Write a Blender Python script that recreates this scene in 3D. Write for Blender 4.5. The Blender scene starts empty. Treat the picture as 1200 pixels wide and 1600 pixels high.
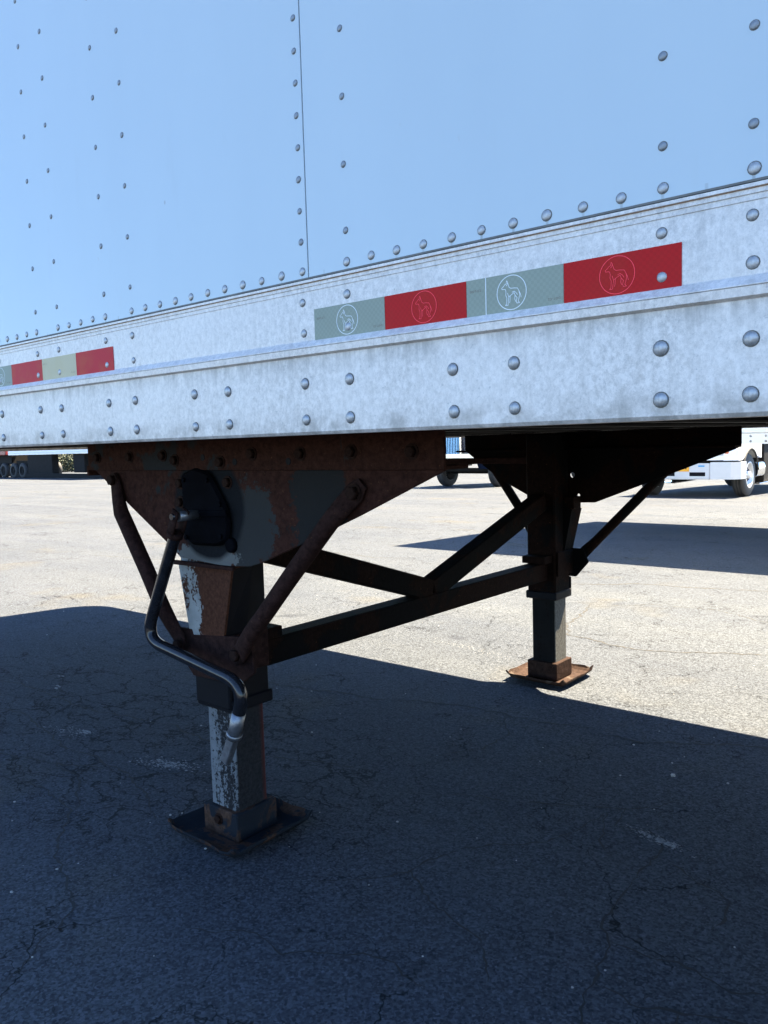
import bpy, bmesh, math, random
from mathutils import Vector, Matrix
random.seed(7)
S = bpy.context.scene
COL = S.collection
R = math.radians

# ------------------------------------------------------------------ camera
cam_d = bpy.data.cameras.new('camera'); cam = bpy.data.objects.new('camera', cam_d); COL.objects.link(cam)
YAW, PITCH, ROLL = R(40.312), R(4.9105), R(-1.6846)
fw = Vector((-math.sin(YAW)*math.cos(PITCH), math.cos(YAW)*math.cos(PITCH), -math.sin(PITCH)))
r0 = Vector((math.cos(YAW), math.sin(YAW), 0)); u0 = r0.cross(fw)
rt = math.cos(ROLL)*r0 + math.sin(ROLL)*u0
up = -math.sin(ROLL)*r0 + math.cos(ROLL)*u0
m = Matrix((rt, up, -fw)).transposed().to_4x4(); m.translation = Vector((1.722, -0.9626, 1.0653))
cam.matrix_world = m
cam_d.sensor_fit = 'VERTICAL'; cam_d.sensor_height = 36.0; cam_d.lens = 1253.9/1600*36
cam_d.clip_start = 0.02; cam_d.clip_end = 6000
S.camera = cam
S.cycles.max_bounces = 6; S.cycles.diffuse_bounces = 3; S.cycles.glossy_bounces = 3
S.cycles.caustics_reflective = False; S.cycles.caustics_refractive = False

# ------------------------------------------------------------------ sky, sun, exposure
SUN = Vector((0.13, 0.58, 1.0)).normalized()
world = bpy.data.worlds.new('World'); S.world = world; world.use_nodes = True
wn = world.node_tree; wn.nodes.clear()
sky = wn.nodes.new('ShaderNodeTexSky'); sky.sky_type = 'NISHITA'; sky.sun_disc = False
sky.sun_elevation = math.asin(SUN.z); sky.sun_rotation = math.atan2(SUN.x, SUN.y)
sky.air_density = 1.0; sky.dust_density = 0.0; sky.ozone_density = 8.0
bg = wn.nodes.new('ShaderNodeBackground'); bg.inputs[1].default_value = 0.05
wo = wn.nodes.new('ShaderNodeOutputWorld')
wn.links.new(sky.outputs[0], bg.inputs[0]); wn.links.new(bg.outputs[0], wo.inputs[0])
sl = bpy.data.lights.new('sun', 'SUN'); sl.energy = 5.0; sl.angle = R(0.5); sl.color = (1.0, 0.85, 0.61)
so = bpy.data.objects.new('sun', sl); COL.objects.link(so)
so.rotation_euler = SUN.to_track_quat('Z', 'Y').to_euler(); so.location = (5, 10, 30)
S.view_settings.view_transform = 'Standard'; S.view_settings.look = 'None'
S.view_settings.exposure = 3.42; S.view_settings.gamma = 1.0
S.view_settings.use_curve_mapping = False

# ------------------------------------------------------------------ materials
class G:
    """small node-graph helper around one Principled material"""
    def __init__(s, name):
        s.m = bpy.data.materials.new(name); s.m.use_nodes = True
        s.t = s.m.node_tree; s.b = s.t.nodes['Principled BSDF']
        s.co = s.n('ShaderNodeTexCoord').outputs['Object']
    def n(s, typ, **kw):
        x = s.t.nodes.new(typ)
        for k, v in kw.items(): setattr(x, k, v)
        return x
    def put(s, sock, v):
        if hasattr(v, 'is_linked') or hasattr(v, 'links'): s.t.links.new(v, sock)
        else:
            if isinstance(v, (tuple, list)) and len(v) == 3 and sock.type == 'RGBA': v = (*v, 1)
            sock.default_value = v
    def map(s, scale=(1, 1, 1), rot=(0, 0, 0), loc=(0, 0, 0), src=None):
        x = s.n('ShaderNodeMapping'); s.put(x.inputs[0], src or s.co)
        x.inputs['Scale'].default_value = scale; x.inputs['Rotation'].default_value = rot; x.inputs['Location'].default_value = loc
        return x.outputs[0]
    def noise(s, scale, detail=4, rough=.6, vec=None, dist=0):
        x = s.n('ShaderNodeTexNoise'); s.put(x.inputs['Vector'], vec or s.co)
        x.inputs['Scale'].default_value = scale; x.inputs['Detail'].default_value = detail
        x.inputs['Roughness'].default_value = rough; x.inputs['Distortion'].default_value = dist
        return x.outputs[0]
    def vor(s, scale, feat='F1', vec=None, out='Distance', rnd=1.0):
        x = s.n('ShaderNodeTexVoronoi', feature=feat); s.put(x.inputs['Vector'], vec or s.co)
        x.inputs['Scale'].default_value = scale; x.inputs['Randomness'].default_value = rnd
        return x.outputs[out]
    def ramp(s, v, a, b, lo=0.0, hi=1.0):
        x = s.n('ShaderNodeMapRange'); x.clamp = True
        s.put(x.inputs[0], v); s.put(x.inputs[1], a); s.put(x.inputs[2], b); s.put(x.inputs[3], lo); s.put(x.inputs[4], hi)
        return x.outputs[0]
    def math(s, op, a, b=0.0, c=0.0):
        x = s.n('ShaderNodeMath', operation=op); s.put(x.inputs[0], a); s.put(x.inputs[1], b); s.put(x.inputs[2], c); return x.outputs[0]
    def mix(s, f, a, b, mode='MIX'):
        x = s.n('ShaderNodeMix', data_type='RGBA', blend_type=mode)
        s.put(x.inputs[0], f); s.put(x.inputs[6], a); s.put(x.inputs[7], b); return x.outputs[2]
    def sep(s, v=None):
        x = s.n('ShaderNodeSeparateXYZ'); s.put(x.inputs[0], v or s.co); return x.outputs
    def vadd(s, a, b, k=1.0):
        sc = s.n('ShaderNodeVectorMath', operation='SCALE'); s.put(sc.inputs[0], b); sc.inputs['Scale'].default_value = k
        ad = s.n('ShaderNodeVectorMath', operation='ADD'); s.put(ad.inputs[0], a); s.put(ad.inputs[1], sc.outputs[0]); return ad.outputs[0]
    def bump(s, h, strength=.3, dist=.01, prev=None):
        x = s.n('ShaderNodeBump'); s.put(x.inputs['Height'], h); x.inputs['Strength'].default_value = strength
        x.inputs['Distance'].default_value = dist
        if prev: s.put(x.inputs['Normal'], prev)
        s.put(s.b.inputs['Normal'], x.outputs[0]); return x.outputs[0]
    def set(s, color=None, rough=None, metal=None, spec=None, coat=None):
        if color is not None: s.put(s.b.inputs['Base Color'], color)
        if rough is not None: s.put(s.b.inputs['Roughness'], rough)
        if metal is not None: s.put(s.b.inputs['Metallic'], metal)
        if spec is not None: s.put(s.b.inputs['Specular IOR Level'], spec)
        if coat is not None: s.put(s.b.inputs['Coat Weight'], coat)
        return s.m

def plain(name, col, rough=.5, metal=0.0, var=.25, scale=12, spec=.5):
    g = G(name); n = g.noise(scale, 5, .65)
    c = g.mix(g.ramp(n, .3, .7), tuple(v*(1-var) for v in col), tuple(min(1, v*(1+var)) for v in col))
    g.set(c, rough, metal, spec); return g.m

def m_asphalt():
    g = G('asphalt')
    big = g.noise(.35, 3, .6); mid = g.noise(2.2, 4, .7)
    st = g.noise(1.0, 3, .6, g.map((.12, 1.1, 1), (0, 0, R(3))))
    base = g.mix(g.ramp(big, .35, .65), (.070, .070, .068), (.092, .090, .084))
    base = g.mix(g.ramp(st, .42, .62, 0, .6), base, (.104, .100, .088))
    base = g.mix(g.ramp(mid, .52, .75, 0, .4), base, (.058, .059, .060))
    tan = g.ramp(g.noise(.8, 3, .7, g.map(loc=(4.1, 7.7, 0))), .58, .72, 0, .5)
    base = g.mix(tan, base, (.115, .092, .056))
    # aggregate chips
    cell = g.sep(g.vor(180, out='Color')); cb = cell[0]
    base = g.mix(.72, base, g.mix(cb, (.38, .38, .38), (1.66, 1.65, 1.6)), 'MULTIPLY')
    base = g.mix(g.ramp(cell[1], .975, .99, 0, .6), base, (.17, .17, .16))
    fine = g.noise(62, 5, .88)
    base = g.mix(.66, base, g.mix(g.ramp(fine, .34, .68), (.35, .35, .35), (1.45, 1.45, 1.45)), 'MULTIPLY')
    # crack nets
    wob = g.n('ShaderNodeTexNoise'); g.put(wob.inputs['Vector'], g.co); wob.inputs['Scale'].default_value = 6; wob.inputs['Detail'].default_value = 4
    wob.inputs['Roughness'].default_value = .7
    wv = g.vadd(g.co, wob.outputs['Color'], .20)
    e1 = g.vor(3.0, 'DISTANCE_TO_EDGE', wv); e2 = g.vor(8.0, 'DISTANCE_TO_EDGE', g.map((.5, 1.25, 1), (0, 0, R(-28)), src=wv))
    c1 = g.ramp(g.math('SUBTRACT', e1, g.ramp(mid, .35, .68, -.005, .013)), -.006, .005, 1, 0)
    pq = g.sep(); dx = g.math('DIVIDE', g.math('ADD', pq[0], .95), 1.9); dy = g.math('DIVIDE', g.math('SUBTRACT', pq[1], .72), .85)
    rr = g.math('SQRT', g.math('ADD', g.math('MULTIPLY', dx, dx), g.math('MULTIPLY', dy, dy)))
    worn = g.math('MAXIMUM', g.ramp(rr, .5, 1.25, 1, 0), g.ramp(big, .52, .66))
    k2 = g.math('ADD', g.ramp(worn, 0, 1, -.032, .022), g.ramp(mid, .35, .7, -.012, .022))
    c2 = g.ramp(g.math('SUBTRACT', e2, k2), -.012, .010, 1, 0)
    ck = g.math('MAXIMUM', c1, g.math('MULTIPLY', c2, .9))
    base = g.mix(g.math('MULTIPLY', ck, .93), base, (.006, .006, .006))
    oil = g.ramp(g.noise(2.7, 2, .5, g.map(loc=(1.7, 9.2, 0))), .70, .76, 0, .5)
    base = g.mix(oil, base, (.025, .025, .026))
    base = g.mix(1.0, base, (.675, .765, .985), 'MULTIPLY')
    g.set(base, .9, 0, .08)
    g.bump(g.math('ADD', g.math('MULTIPLY', cb, .7), fine), .8, .007)
    return g.m

def m_panel():
    g = G('white_panel_paint')
    d = g.noise(3, 5, .6, g.map((1, 1, .35))); sp = g.noise(38, 3, .6, g.map((1, 1, .45)))
    c = g.mix(g.ramp(d, .35, .75), (.500, .572, .600), (.475, .545, .575))
    c = g.mix(g.ramp(sp, .74, .80, 0, .45), c, (.45, .42, .36))
    sp2 = g.vor(9, vec=g.map((1, 1, .6)))
    c = g.mix(g.ramp(sp2, .018, .03, .5, 0), c, (.25, .22, .20))
    p = g.sep(); ph = g.math('ABSOLUTE', g.math('SUBTRACT', g.math('FRACT', g.math('ADD', g.math('DIVIDE', g.math('SUBTRACT', p[0], .8419), .0508), 100.5)), .5))
    drip = g.math('MULTIPLY', g.math('MULTIPLY', g.ramp(ph, .02, .05, 1, 0), g.ramp(p[2], 1.3495, 1.350, 1, 0)), g.ramp(d, .4, .6, .1, .5))
    c = g.mix(drip, c, (.20, .19, .17))
    sm = g.math('MULTIPLY', g.ramp(g.noise(9, 4, .7, g.map((1, 1, .25), loc=(3.3, 0, 1.2))), .60, .78, 0, .22), g.ramp(p[2], 1.34, 1.9, 1, .45))
    c = g.mix(sm, c, (.42, .43, .42))
    g.set(c, .28, 0, .5); g.bump(g.noise(1.1, 3, .5), .16, .02)
    return g.m

def m_rail():
    g = G('weathered_aluminium')
    a = g.noise(95, 7, .9, g.map((1, 1, .8))); b = g.noise(5, 4, .6); st = g.noise(30, 5, .7, g.map((1.3, 1, .12)))
    fl = g.noise(170, 3, .7)
    c = g.mix(g.ramp(a, .38, .60), (.45, .415, .385), (.77, .715, .665))
    c = g.mix(g.ramp(b, .4, .7, 0, .4), c, (.78, .725, .675))
    c = g.mix(g.ramp(st, .52, .74, 0, .38), c, (.40, .37, .34))
    c = g.mix(g.ramp(fl, .62, .72, 0, .5), c, (.25, .25, .25))
    z = g.sep()[2]
    low = g.math('MULTIPLY', g.ramp(z, 1.10, 1.125, 1, 0), g.ramp(g.noise(22, 5, .7), .40, .62))
    c = g.mix(g.math('MULTIPLY', low, .55), c, (.19, .17, .145))
    bead = g.math('MULTIPLY', g.math('MULTIPLY', g.ramp(z, 1.180, 1.2125, 0, 1), g.ramp(z, 1.2126, 1.2132, 1, 0)), g.ramp(st, .38, .62))
    c = g.mix(g.math('MULTIPLY', bead, .55), c, (.22, .205, .185))
    g.set(c, g.ramp(a, .3, .7, .38, .55), .2, .5); g.bump(a, .08, .002)
    return g.m

def m_rust(name, brown=(.036, .0150, .0110), primer=(.022, .0225, .023), amount=.52, scale=3.2, black=None, patches=()):
    g = G(name)
    a = g.noise(scale, 6, .62, dist=.5); f = g.noise(60, 5, .75); sp = g.noise(140, 3, .7)
    c = g.mix(g.ramp(f, .35, .68), tuple(v*.55 for v in brown), tuple(v*1.45 for v in brown))
    c = g.mix(g.ramp(sp, .66, .74, 0, .7), c, (.15, .065, .03))
    edge = g.math('ADD', a, g.math('MULTIPLY', f, .12))
    c = g.mix(g.ramp(edge, amount+.06, amount+.085), c, primer)
    for px, pz, rx, rz, pc in patches:         # bare primer where the rust was knocked off
        p = g.sep(); wob = g.math('ADD', g.math('MULTIPLY', g.math('SUBTRACT', edge, .56), 3.6), g.math('MULTIPLY', g.math('SUBTRACT', f, .5), 1.6))
        dx = g.math('DIVIDE', g.math('SUBTRACT', p[0], px), rx); dz = g.math('DIVIDE', g.math('SUBTRACT', p[2], pz), rz)
        rr = g.math('ADD', g.math('SQRT', g.math('ADD', g.math('MULTIPLY', dx, dx), g.math('MULTIPLY', dz, dz))), wob)
        c = g.mix(g.ramp(rr, .97, 1.05, 1, 0), c, pc)
    if black:                                  # sprayed black coat round the gearbox
        p = g.sep(); X, Y, Z = p[0], p[1], p[2]
        wob = g.math('MULTIPLY', g.math('SUBTRACT', g.noise(14, 4, .6), .5), .09)
        dx = g.math('DIVIDE', g.math('SUBTRACT', X, black[0]), black[2]); dz = g.math('DIVIDE', g.math('SUBTRACT', Z, black[1]), black[3])
        rr = g.math('ADD', g.math('SQRT', g.math('ADD', g.math('MULTIPLY', dx, dx), g.math('MULTIPLY', dz, dz))), wob)
        c = g.mix(g.ramp(rr, .95, 1.06, 1, 0), c, (.010, .011, .013))
    g.set(c, .82, 0, .06); g.bump(f, .5, .006); return g.m

def m_chip(name, paint=(.42, .43, .42), rust=(.075, .038, .027), thr=.5, zs=.5, scale=9, xgrad=0, front=None, sunlit_x=None):
    g = G(name)
    a = g.noise(scale, 6, .72, g.map((1, 1, zs))); f = g.noise(90, 4, .75)
    rc = g.mix(g.ramp(f, .35, .7), tuple(v*.6 for v in rust), tuple(v*1.4 for v in rust))
    k = g.ramp(g.math('ADD', a, g.math('MULTIPLY', g.math('SUBTRACT', f, .5), .45)), thr, thr+.03)
    if xgrad: k = g.ramp(g.math('SUBTRACT', g.math('ADD', a, g.math('MULTIPLY', g.math('SUBTRACT', f, .5), .45)), g.math('MULTIPLY', g.sep()[0], xgrad)), thr, thr+.03)
    if front:
        yy = g.sep()[1]; k = g.math('MULTIPLY', k, g.ramp(yy, front, front+.004, 1, 0))
        rc = g.mix(g.ramp(yy, .445, .462, 0, .8), rc, (.10, .018, .012))
    pc = g.mix(g.ramp(g.noise(20, 4, .6), .35, .7), tuple(v*.7 for v in paint), paint)
    out = g.mix(k, rc, pc)
    if sunlit_x: out = g.mix(g.ramp(g.sep()[0], sunlit_x, sunlit_x+.004), out, g.mix(g.ramp(f, .35, .65), (.06, .058, .054), (.13, .13, .122)))  # right face coloured lighter, sunlight on that side painted in
    g.set(out, .7, 0, .06); g.bump(f, .25, .003); return g.m

def m_tape(name, col, stain=(.5, .42, .2), amt=.25):
    g = G(name)
    p = g.map((180, 180, 180)); w = g.n('ShaderNodeTexChecker'); g.put(w.inputs[0], g.co); w.inputs['Scale'].default_value = 230
    w.inputs[1].default_value = (*[v*.93 for v in col], 1); w.inputs[2].default_value = (*col, 1)
    c = g.mix(g.ramp(g.noise(16, 5, .65), .45, .75, 0, amt), w.outputs[0], stain)
    g.set(c, .5, 0, .12); return g.m

M = {}
M['asphalt'] = m_asphalt(); M['panel'] = m_panel(); M['rail'] = m_rail()
M['rivet'] = plain('rivet_steel', (.36, .36, .36), .45, .45, .45, 120)
M['tan'] = plain('tan_rust', (.30, .17, .10), .9)
M['grime'] = plain('rivet_grime', (.15, .145, .13), .9)
M['rivet_p'] = plain('painted_rivet', (.22, .235, .25), .45, .3, .35, 150)
M['seam'] = plain('seam_sealant', (.15, .148, .135), .85)
M['plate'] = m_rust('rusty_plate', amount=.62, black=(.050, .915, .140, .135), patches=[(.215, .885, .066, .12, (.033, .034, .034)), (.45, .93, .070, .10, (.019, .019, .019)), (.10, .985, .06, .03, (.026, .026, .026)), (.02, .788, .10, .024, (.12, .124, .12))])
M['strip'] = m_rust('rusty_strip', brown=(.036, .0145, .0100), amount=.60, scale=5)
M['brace'] = m_rust('rusty_brace', brown=(.026, .0125, .0105), amount=.70, scale=6)
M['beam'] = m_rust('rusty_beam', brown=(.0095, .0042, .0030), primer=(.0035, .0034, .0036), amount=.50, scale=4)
M['chip_u'] = m_chip('chipped_housing_paint', (.30, .31, .30), (.066, .027, .016), thr=.57, xgrad=1.1)
M['chip_l'] = m_chip('chipped_leg_paint', (.17, .18, .19), (.022, .022, .024), .42, .16, 6, .9, .360)
M['shoe'] = m_rust('shoe_metal', brown=(.060, .034, .024), primer=(.014, .017, .022), amount=.44, scale=7)
M['black'] = plain('black_paint', (.003, .0035, .006), .6, 0, .3, 20, .12)
M['grease'] = plain('black_grease', (.0022, .0024, .0040), .85, 0, .4, 25, .04)
M['dark'] = plain('dark_underbody', (.010, .009, .009), .8, 0, .4, 9, .2)
M['bolt'] = plain('rusty_bolt', (.020, .0095, .0070), .8, 0, .5, 120, .08)
M['grip'] = plain('worn_black_tube', (.016, .016, .019), .13, .35, .4, 40)
M['bare'] = plain('bare_steel', (.20, .205, .22), .4, .75, .3, 60)
M['tape_red'] = m_tape('red_retroreflective', (.47, .013, .014), (.30, .04, .02), .3)
M['tape_red_b'] = m_tape('faded_red_retroreflective', (.50, .022, .035), (.45, .12, .03), .5)
M['tape_white'] = m_tape('silver_retroreflective', (.300, .335, .270), (.26, .28, .22), .3)
M['tape_cream'] = m_tape('yellowed_retroreflective', (.56, .50, .33), (.50, .42, .22), .5)
M['ink_white'] = plain('white_ink', (.72, .76, .76), .4, 0, .05)
M['ink_red'] = plain('bright_red_ink', (.95, .06, .08), .5, 0, .05, 12, .2)
M['ink_dark'] = plain('brown_ink', (.16, .09, .07), .5, 0, .05)
M['crack'] = plain('crack_dirt', (.018, .017, .016), .95, 0, .3, 30)
M['flake'] = plain('paint_scuff', (.20, .205, .21), .9, 0, .35, 90)
M['stone'] = plain('loose_stone', (.30, .29, .27), .9, 0, .4, 60)
M['rubber'] = plain('tyre_rubber', (.030, .030, .031), .75, 0, .25, 25)
M['truckwhite'] = plain('white_truck_paint', (.78, .79, .80), .25, 0, .03, 3)
M['bumper'] = plain('silver_bumper_paint', (.52, .54, .57), .3, .1, .04, 3)
M['alloy'] = plain('polished_wheel_alloy', (.62, .63, .65), .38, .6, .1, 8)
M['chrome'] = plain('chrome', (.80, .81, .83), .12, 1.0, .03, 5)
M['bluechrome'] = plain('blue_tinted_chrome', (.22, .42, .72), .2, .8, .1, 5)
M['blue'] = plain('deep_blue_paint', (.008, .014, .036), .25, 0, .1, 3)
M['lens'] = plain('headlight_lens', (.55, .60, .66), .08, .4, .1, 20)
M['amber'] = plain('amber_lens', (.62, .17, .06), .2, 0, .1, 20)
M['plate_y'] = plain('yellow_plate', (.75, .36, .02), .4, 0, .05, 20)
M['sticker'] = plain('blue_sticker', (.02, .26, .55), .4, 0, .05, 20)
M['red'] = plain('red_paint', (.22, .03, .03), .35, 0, .1, 3)
M['glass'] = plain('dark_glass', (.02, .025, .03), .06, 0, .1, 3)
M['leaf'] = plain('shrub_leaf', (.028, .040, .018), .7, 0, .4, 3)
M['bark'] = plain('bark', (.09, .065, .045), .9, 0, .3, 10)

# ------------------------------------------------------------------ mesh helpers
class B:
    def __init__(s): s.bm = bmesh.new()
    def box(s, x0, x1, y0, y1, z0, z1, bev=0.0, seg=1):
        t = bmesh.new(); bmesh.ops.create_cube(t, size=1)
        for v in t.verts: v.co = Vector(((x0+x1)/2+v.co.x*(x1-x0), (y0+y1)/2+v.co.y*(y1-y0), (z0+z1)/2+v.co.z*(z1-z0)))
        if bev: bmesh.ops.bevel(t, geom=t.edges[:], offset=bev, segments=seg, affect='EDGES', profile=.5)
        return s.add(t)
    def add(s, t):
        me = bpy.data.meshes.new('tmp'); t.to_mesh(me); t.free(); s.bm.from_mesh(me); bpy.data.meshes.remove(me); return s
    def hull(s, lo, hi):
        """loft between two equal rings of points, capped"""
        a = [s.bm.verts.new(p) for p in lo]; b = [s.bm.verts.new(p) for p in hi]; n = len(a)
        for i in range(n): s.bm.faces.new((a[i], a[(i+1) % n], b[(i+1) % n], b[i]))
        s.bm.faces.new(a[::-1]); s.bm.faces.new(b); return s
    def prism_y(s, pts, y0, y1, bev=0.0):
        t = B(); t.hull([(x, y0, z) for x, z in pts], [(x, y1, z) for x, z in pts])
        bmesh.ops.recalc_face_normals(t.bm, faces=t.bm.faces[:])
        if bev: bmesh.ops.bevel(t.bm, geom=t.bm.edges[:], offset=bev, segments=1, affect='EDGES')
        return s.add(t.bm)
    def prism_x(s, pts, x0, x1):
        t = B(); t.hull([(x0, y, z) for y, z in pts], [(x1, y, z) for y, z in pts]); bmesh.ops.recalc_face_normals(t.bm, faces=t.bm.faces[:]); return s.add(t.bm)
    def prism_z(s, pts, z0, z1):
        t = B(); t.hull([(x, y, z0) for x, y in pts], [(x, y, z1) for x, y in pts]); bmesh.ops.recalc_face_normals(t.bm, faces=t.bm.faces[:]); return s.add(t.bm)
    def sweep(s, pts, ra, rb=None, n=14, nrm=Vector((0, 1, 0)), sq=0.0):
        """tube through pts; ra radius in the plane across nrm, rb radius along nrm (lists allowed)"""
        pts = [Vector(p) for p in pts]; k = len(pts)
        ra = ra if isinstance(ra, (list, tuple)) else [ra]*k
        rb = ra if rb is None else (rb if isinstance(rb, (list, tuple)) else [rb]*k)
        rings = []
        for i, p in enumerate(pts):
            d = (pts[min(i+1, k-1)]-pts[max(i-1, 0)]).normalized()
            a = d.cross(nrm).normalized(); b = a.cross(d).normalized()
            ring = []
            for j in range(n):
                t = 2*math.pi*j/n; c, q = math.cos(t), math.sin(t)
                if sq: c = math.copysign(abs(c)**(1-sq), c); q = math.copysign(abs(q)**(1-sq), q)
                ring.append(s.bm.verts.new(p+a*ra[i]*c+b*rb[i]*q))
            rings.append(ring)
        for i in range(k-1):
            for j in range(n):
                f = s.bm.faces.new((rings[i][j], rings[i][(j+1) % n], rings[i+1][(j+1) % n], rings[i+1][j])); f.smooth = True
        s.bm.faces.new(rings[0][::-1]); s.bm.faces.new(rings[-1]); return s
    def cyl(s, a, b, r, n=16, r2=None):
        a, b = Vector(a), Vector(b); d = (b-a).normalized()
        nm = Vector((0, 0, 1)) if abs(d.z) < .9 else Vector((1, 0, 0))
        return s.sweep([a, b], [r, r2 if r2 is not None else r], nrm=nm, n=n)
    def lathe(s, prof, c, axis='X', n=32, cap=True):
        """prof: (axial, radius) list; closed solid of revolution about axis through c"""
        c = Vector(c); rings = []
        for a, r in prof:
            ring = []
            for j in range(n):
                t = 2*math.pi*j/n; q = {'X': (a, r*math.cos(t), r*math.sin(t)), 'Y': (r*math.cos(t), a, r*math.sin(t)), 'Z': (r*math.cos(t), r*math.sin(t), a)}[axis]
                ring.append(s.bm.verts.new(c+Vector(q)))
            rings.append(ring)
        for i in range(len(rings)-1):
            for j in range(n):
                f = s.bm.faces.new((rings[i][j], rings[i][(j+1) % n], rings[i+1][(j+1) % n], rings[i+1][j])); f.smooth = True
        if cap: s.bm.faces.new(rings[0][::-1]); s.bm.faces.new(rings[-1])
        return s
    def build(s, name, mat, parent=None, smooth=None, shift=None):
        bmesh.ops.recalc_face_normals(s.bm, faces=s.bm.faces[:])
        me = bpy.data.meshes.new(name); s.bm.to_mesh(me); s.bm.free()
        me.materials.append(mat if not isinstance(mat, str) else M[mat])
        if smooth:
            me.shade_smooth()
            me.set_sharp_from_angle(angle=R(smooth))
        return link(name, me, parent, shift)

def link(name, me, parent=None, shift=None, loc=None):
    o = bpy.data.objects.new(name, me); COL.objects.link(o)
    if loc is not None: o.location = loc
    if parent is not None:
        o.parent = parent; o.matrix_parent_inverse = Matrix.Translation(-world_loc(parent))
    return o
def world_loc(o):
    return Vector(o['_w']) if '_w' in o else Vector((0, 0, 0))
def thing(name, label, cat, loc, group=None):
    o = bpy.data.objects.new(name, None); COL.objects.link(o); o.location = loc; o.empty_display_size = .3
    W[o.name] = Vector(loc)
    o['label'] = label; o['category'] = cat
    if group: o['group'] = group
    return o
W = {}
def world_loc(o): return W.get(o.name, Vector((0, 0, 0)))

# ------------------------------------------------------------------ ground: level under the trailer, then falling away at 2.5 %
def gz(y):
    if y <= 2.6: return 0.0
    if y < 3.4: return -.025*(y-2.6)**2/1.6
    if y < 29: return -.025*(y-3.0)
    return -.65
ys = [-3000, -300, -60, -20, -8, -4, -2, 0, 2.6, 2.8, 3.0, 3.2, 3.4, 6, 10, 16, 22, 29, 60, 300, 3000]
xs = [-3000, -300, -60, -30, -15, -8, -4, 0, 4, 8, 15, 30, 60, 300, 3000]
bm = bmesh.new(); gv = [[bm.verts.new((x, y, gz(y))) for x in xs] for y in ys]
for i in range(len(ys)-1):
    for j in range(len(xs)-1): bm.faces.new((gv[i][j], gv[i][j+1], gv[i+1][j+1], gv[i+1][j]))
me = bpy.data.meshes.new('ground'); bm.to_mesh(me); bm.free(); me.materials.append(M['asphalt'])
ground = link('ground', me); ground['kind'] = 'structure'; ground['label'] = 'cracked grey asphalt of the truck yard'

# ------------------------------------------------------------------ the trailer
T = thing('semi_trailer', 'white riveted box trailer with aluminium rail and rusty landing gear, filling the foreground', 'trailer', (0, 1.295, 0))
X0, X1, WID = -3.37, 12.6, 2.59
IN = .0508; XF = .8419                       # rivet pitch of two inches; column by the seam
# body core with round nose corners
def nose(x0, x1, y0, y1, r, n=8):
    p = [(x1, y0), (x1, y1)]
    for k in range(n+1):
        a = math.pi/2*k/n; p.append((x0+r-r*math.sin(a), y1-r+r*math.cos(a)))
    for k in range(n+1):
        a = math.pi/2*k/n; p.append((x0+r-r*math.cos(a), y0+r-r*math.sin(a)))
    return p
B().prism_z(nose(X0, X1, .012, WID-.003, .30), 1.21, 4.02).build('body_shell', 'panel', T, 30)
B().prism_z(nose(X0-.004, X1+.004, .004, WID+.004, .304), 4.02, 4.09).build('top_rail', 'rail', T, 30)
B().box(X0+.35, X1-.05, .06, WID-.06, 1.16, 1.208).build('floor_deck', 'dark', T)
# side sheets
seams = [-3.05, -1.676, -.457, .7545, 1.981, 3.2, 4.42, 5.64, 6.86, 8.08, 9.3, 10.5, 12.58]
panels = []
for a, b in zip(seams, seams[1:]):
    panels.append(B().box(a+.0012, b-.0012, .0015, .010, 1.325, 4.018, .0006).build('side_panel', 'panel', T))
pL, pR = panels[2], panels[3]
# rivets (one dome mesh per size)
def dome(name, r, h, mat):
    b = B(); prof = [(0, r), (-h*.45, r*.97), (-h*.8, r*.72), (-h, r*.25)]
    b.lathe([(a, q) for a, q in prof], (0, 0, 0), 'Y', 14); b.lathe([(0, r*1.13), (-.0002, r*1.12)], (0, 0, 0), 'Y', 14); o = b.bm
    for f in o.faces:
        if max(abs(v.co.y) for v in f.verts) < .0003 and min(math.hypot(v.co.x, v.co.z) for v in f.verts) > r*1.05: f.material_index = 1
    bmesh.ops.recalc_face_normals(o, faces=o.faces[:]); me = bpy.data.meshes.new(name); o.to_mesh(me); o.free(); me.materials.append(M[mat]); me.materials.append(M['grime']); return me
d_small = dome('rivet_small', .0050, .0022, 'rivet_p'); d_row = dome('rivet_row', .0066, .0027, 'rivet'); d_rail = dome('rivet_rail', .0066, .0029, 'rivet'); d_fl = dome('rivet_flange', .0090, .0050, 'rivet')
rr = random.Random(3)
def rivet(me, x, y, z, par):
    o = link('rivet', me, par, loc=(x+rr.uniform(-.0008, .0008), y, z+rr.uniform(-.0008, .0008)))
    s = rr.uniform(.93, 1.07); o.scale = (s, 1, s); return o
def pan(x): return panels[max(i for i, a in enumerate(seams[:-1]) if a <= x)]
posts = [(-32, -30), (-26, -24), (-20, -18), (-14, -12), (-2, 0), (10, 12)]
for a, b in posts:
    for c in (a, b):
        x = XF+c*IN
        step = .5 if c == -2 else 1
        zmax = 2.32 if x < .3 else (2.02 if x < .8 else 1.82)
        k = 0
        while 1.4025+.1016*k*step < zmax:
            z = 1.4025+.1016*k*step
            rivet(d_small, x, .0015, z, pan(x)); k += 1
gaps = {a+1 for a, b in posts}
for c in range(-32, 15):
    if c in gaps: continue
    rivet(d_row, XF+c*IN, .0015, 1.3545, pan(XF+c*IN))
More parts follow.
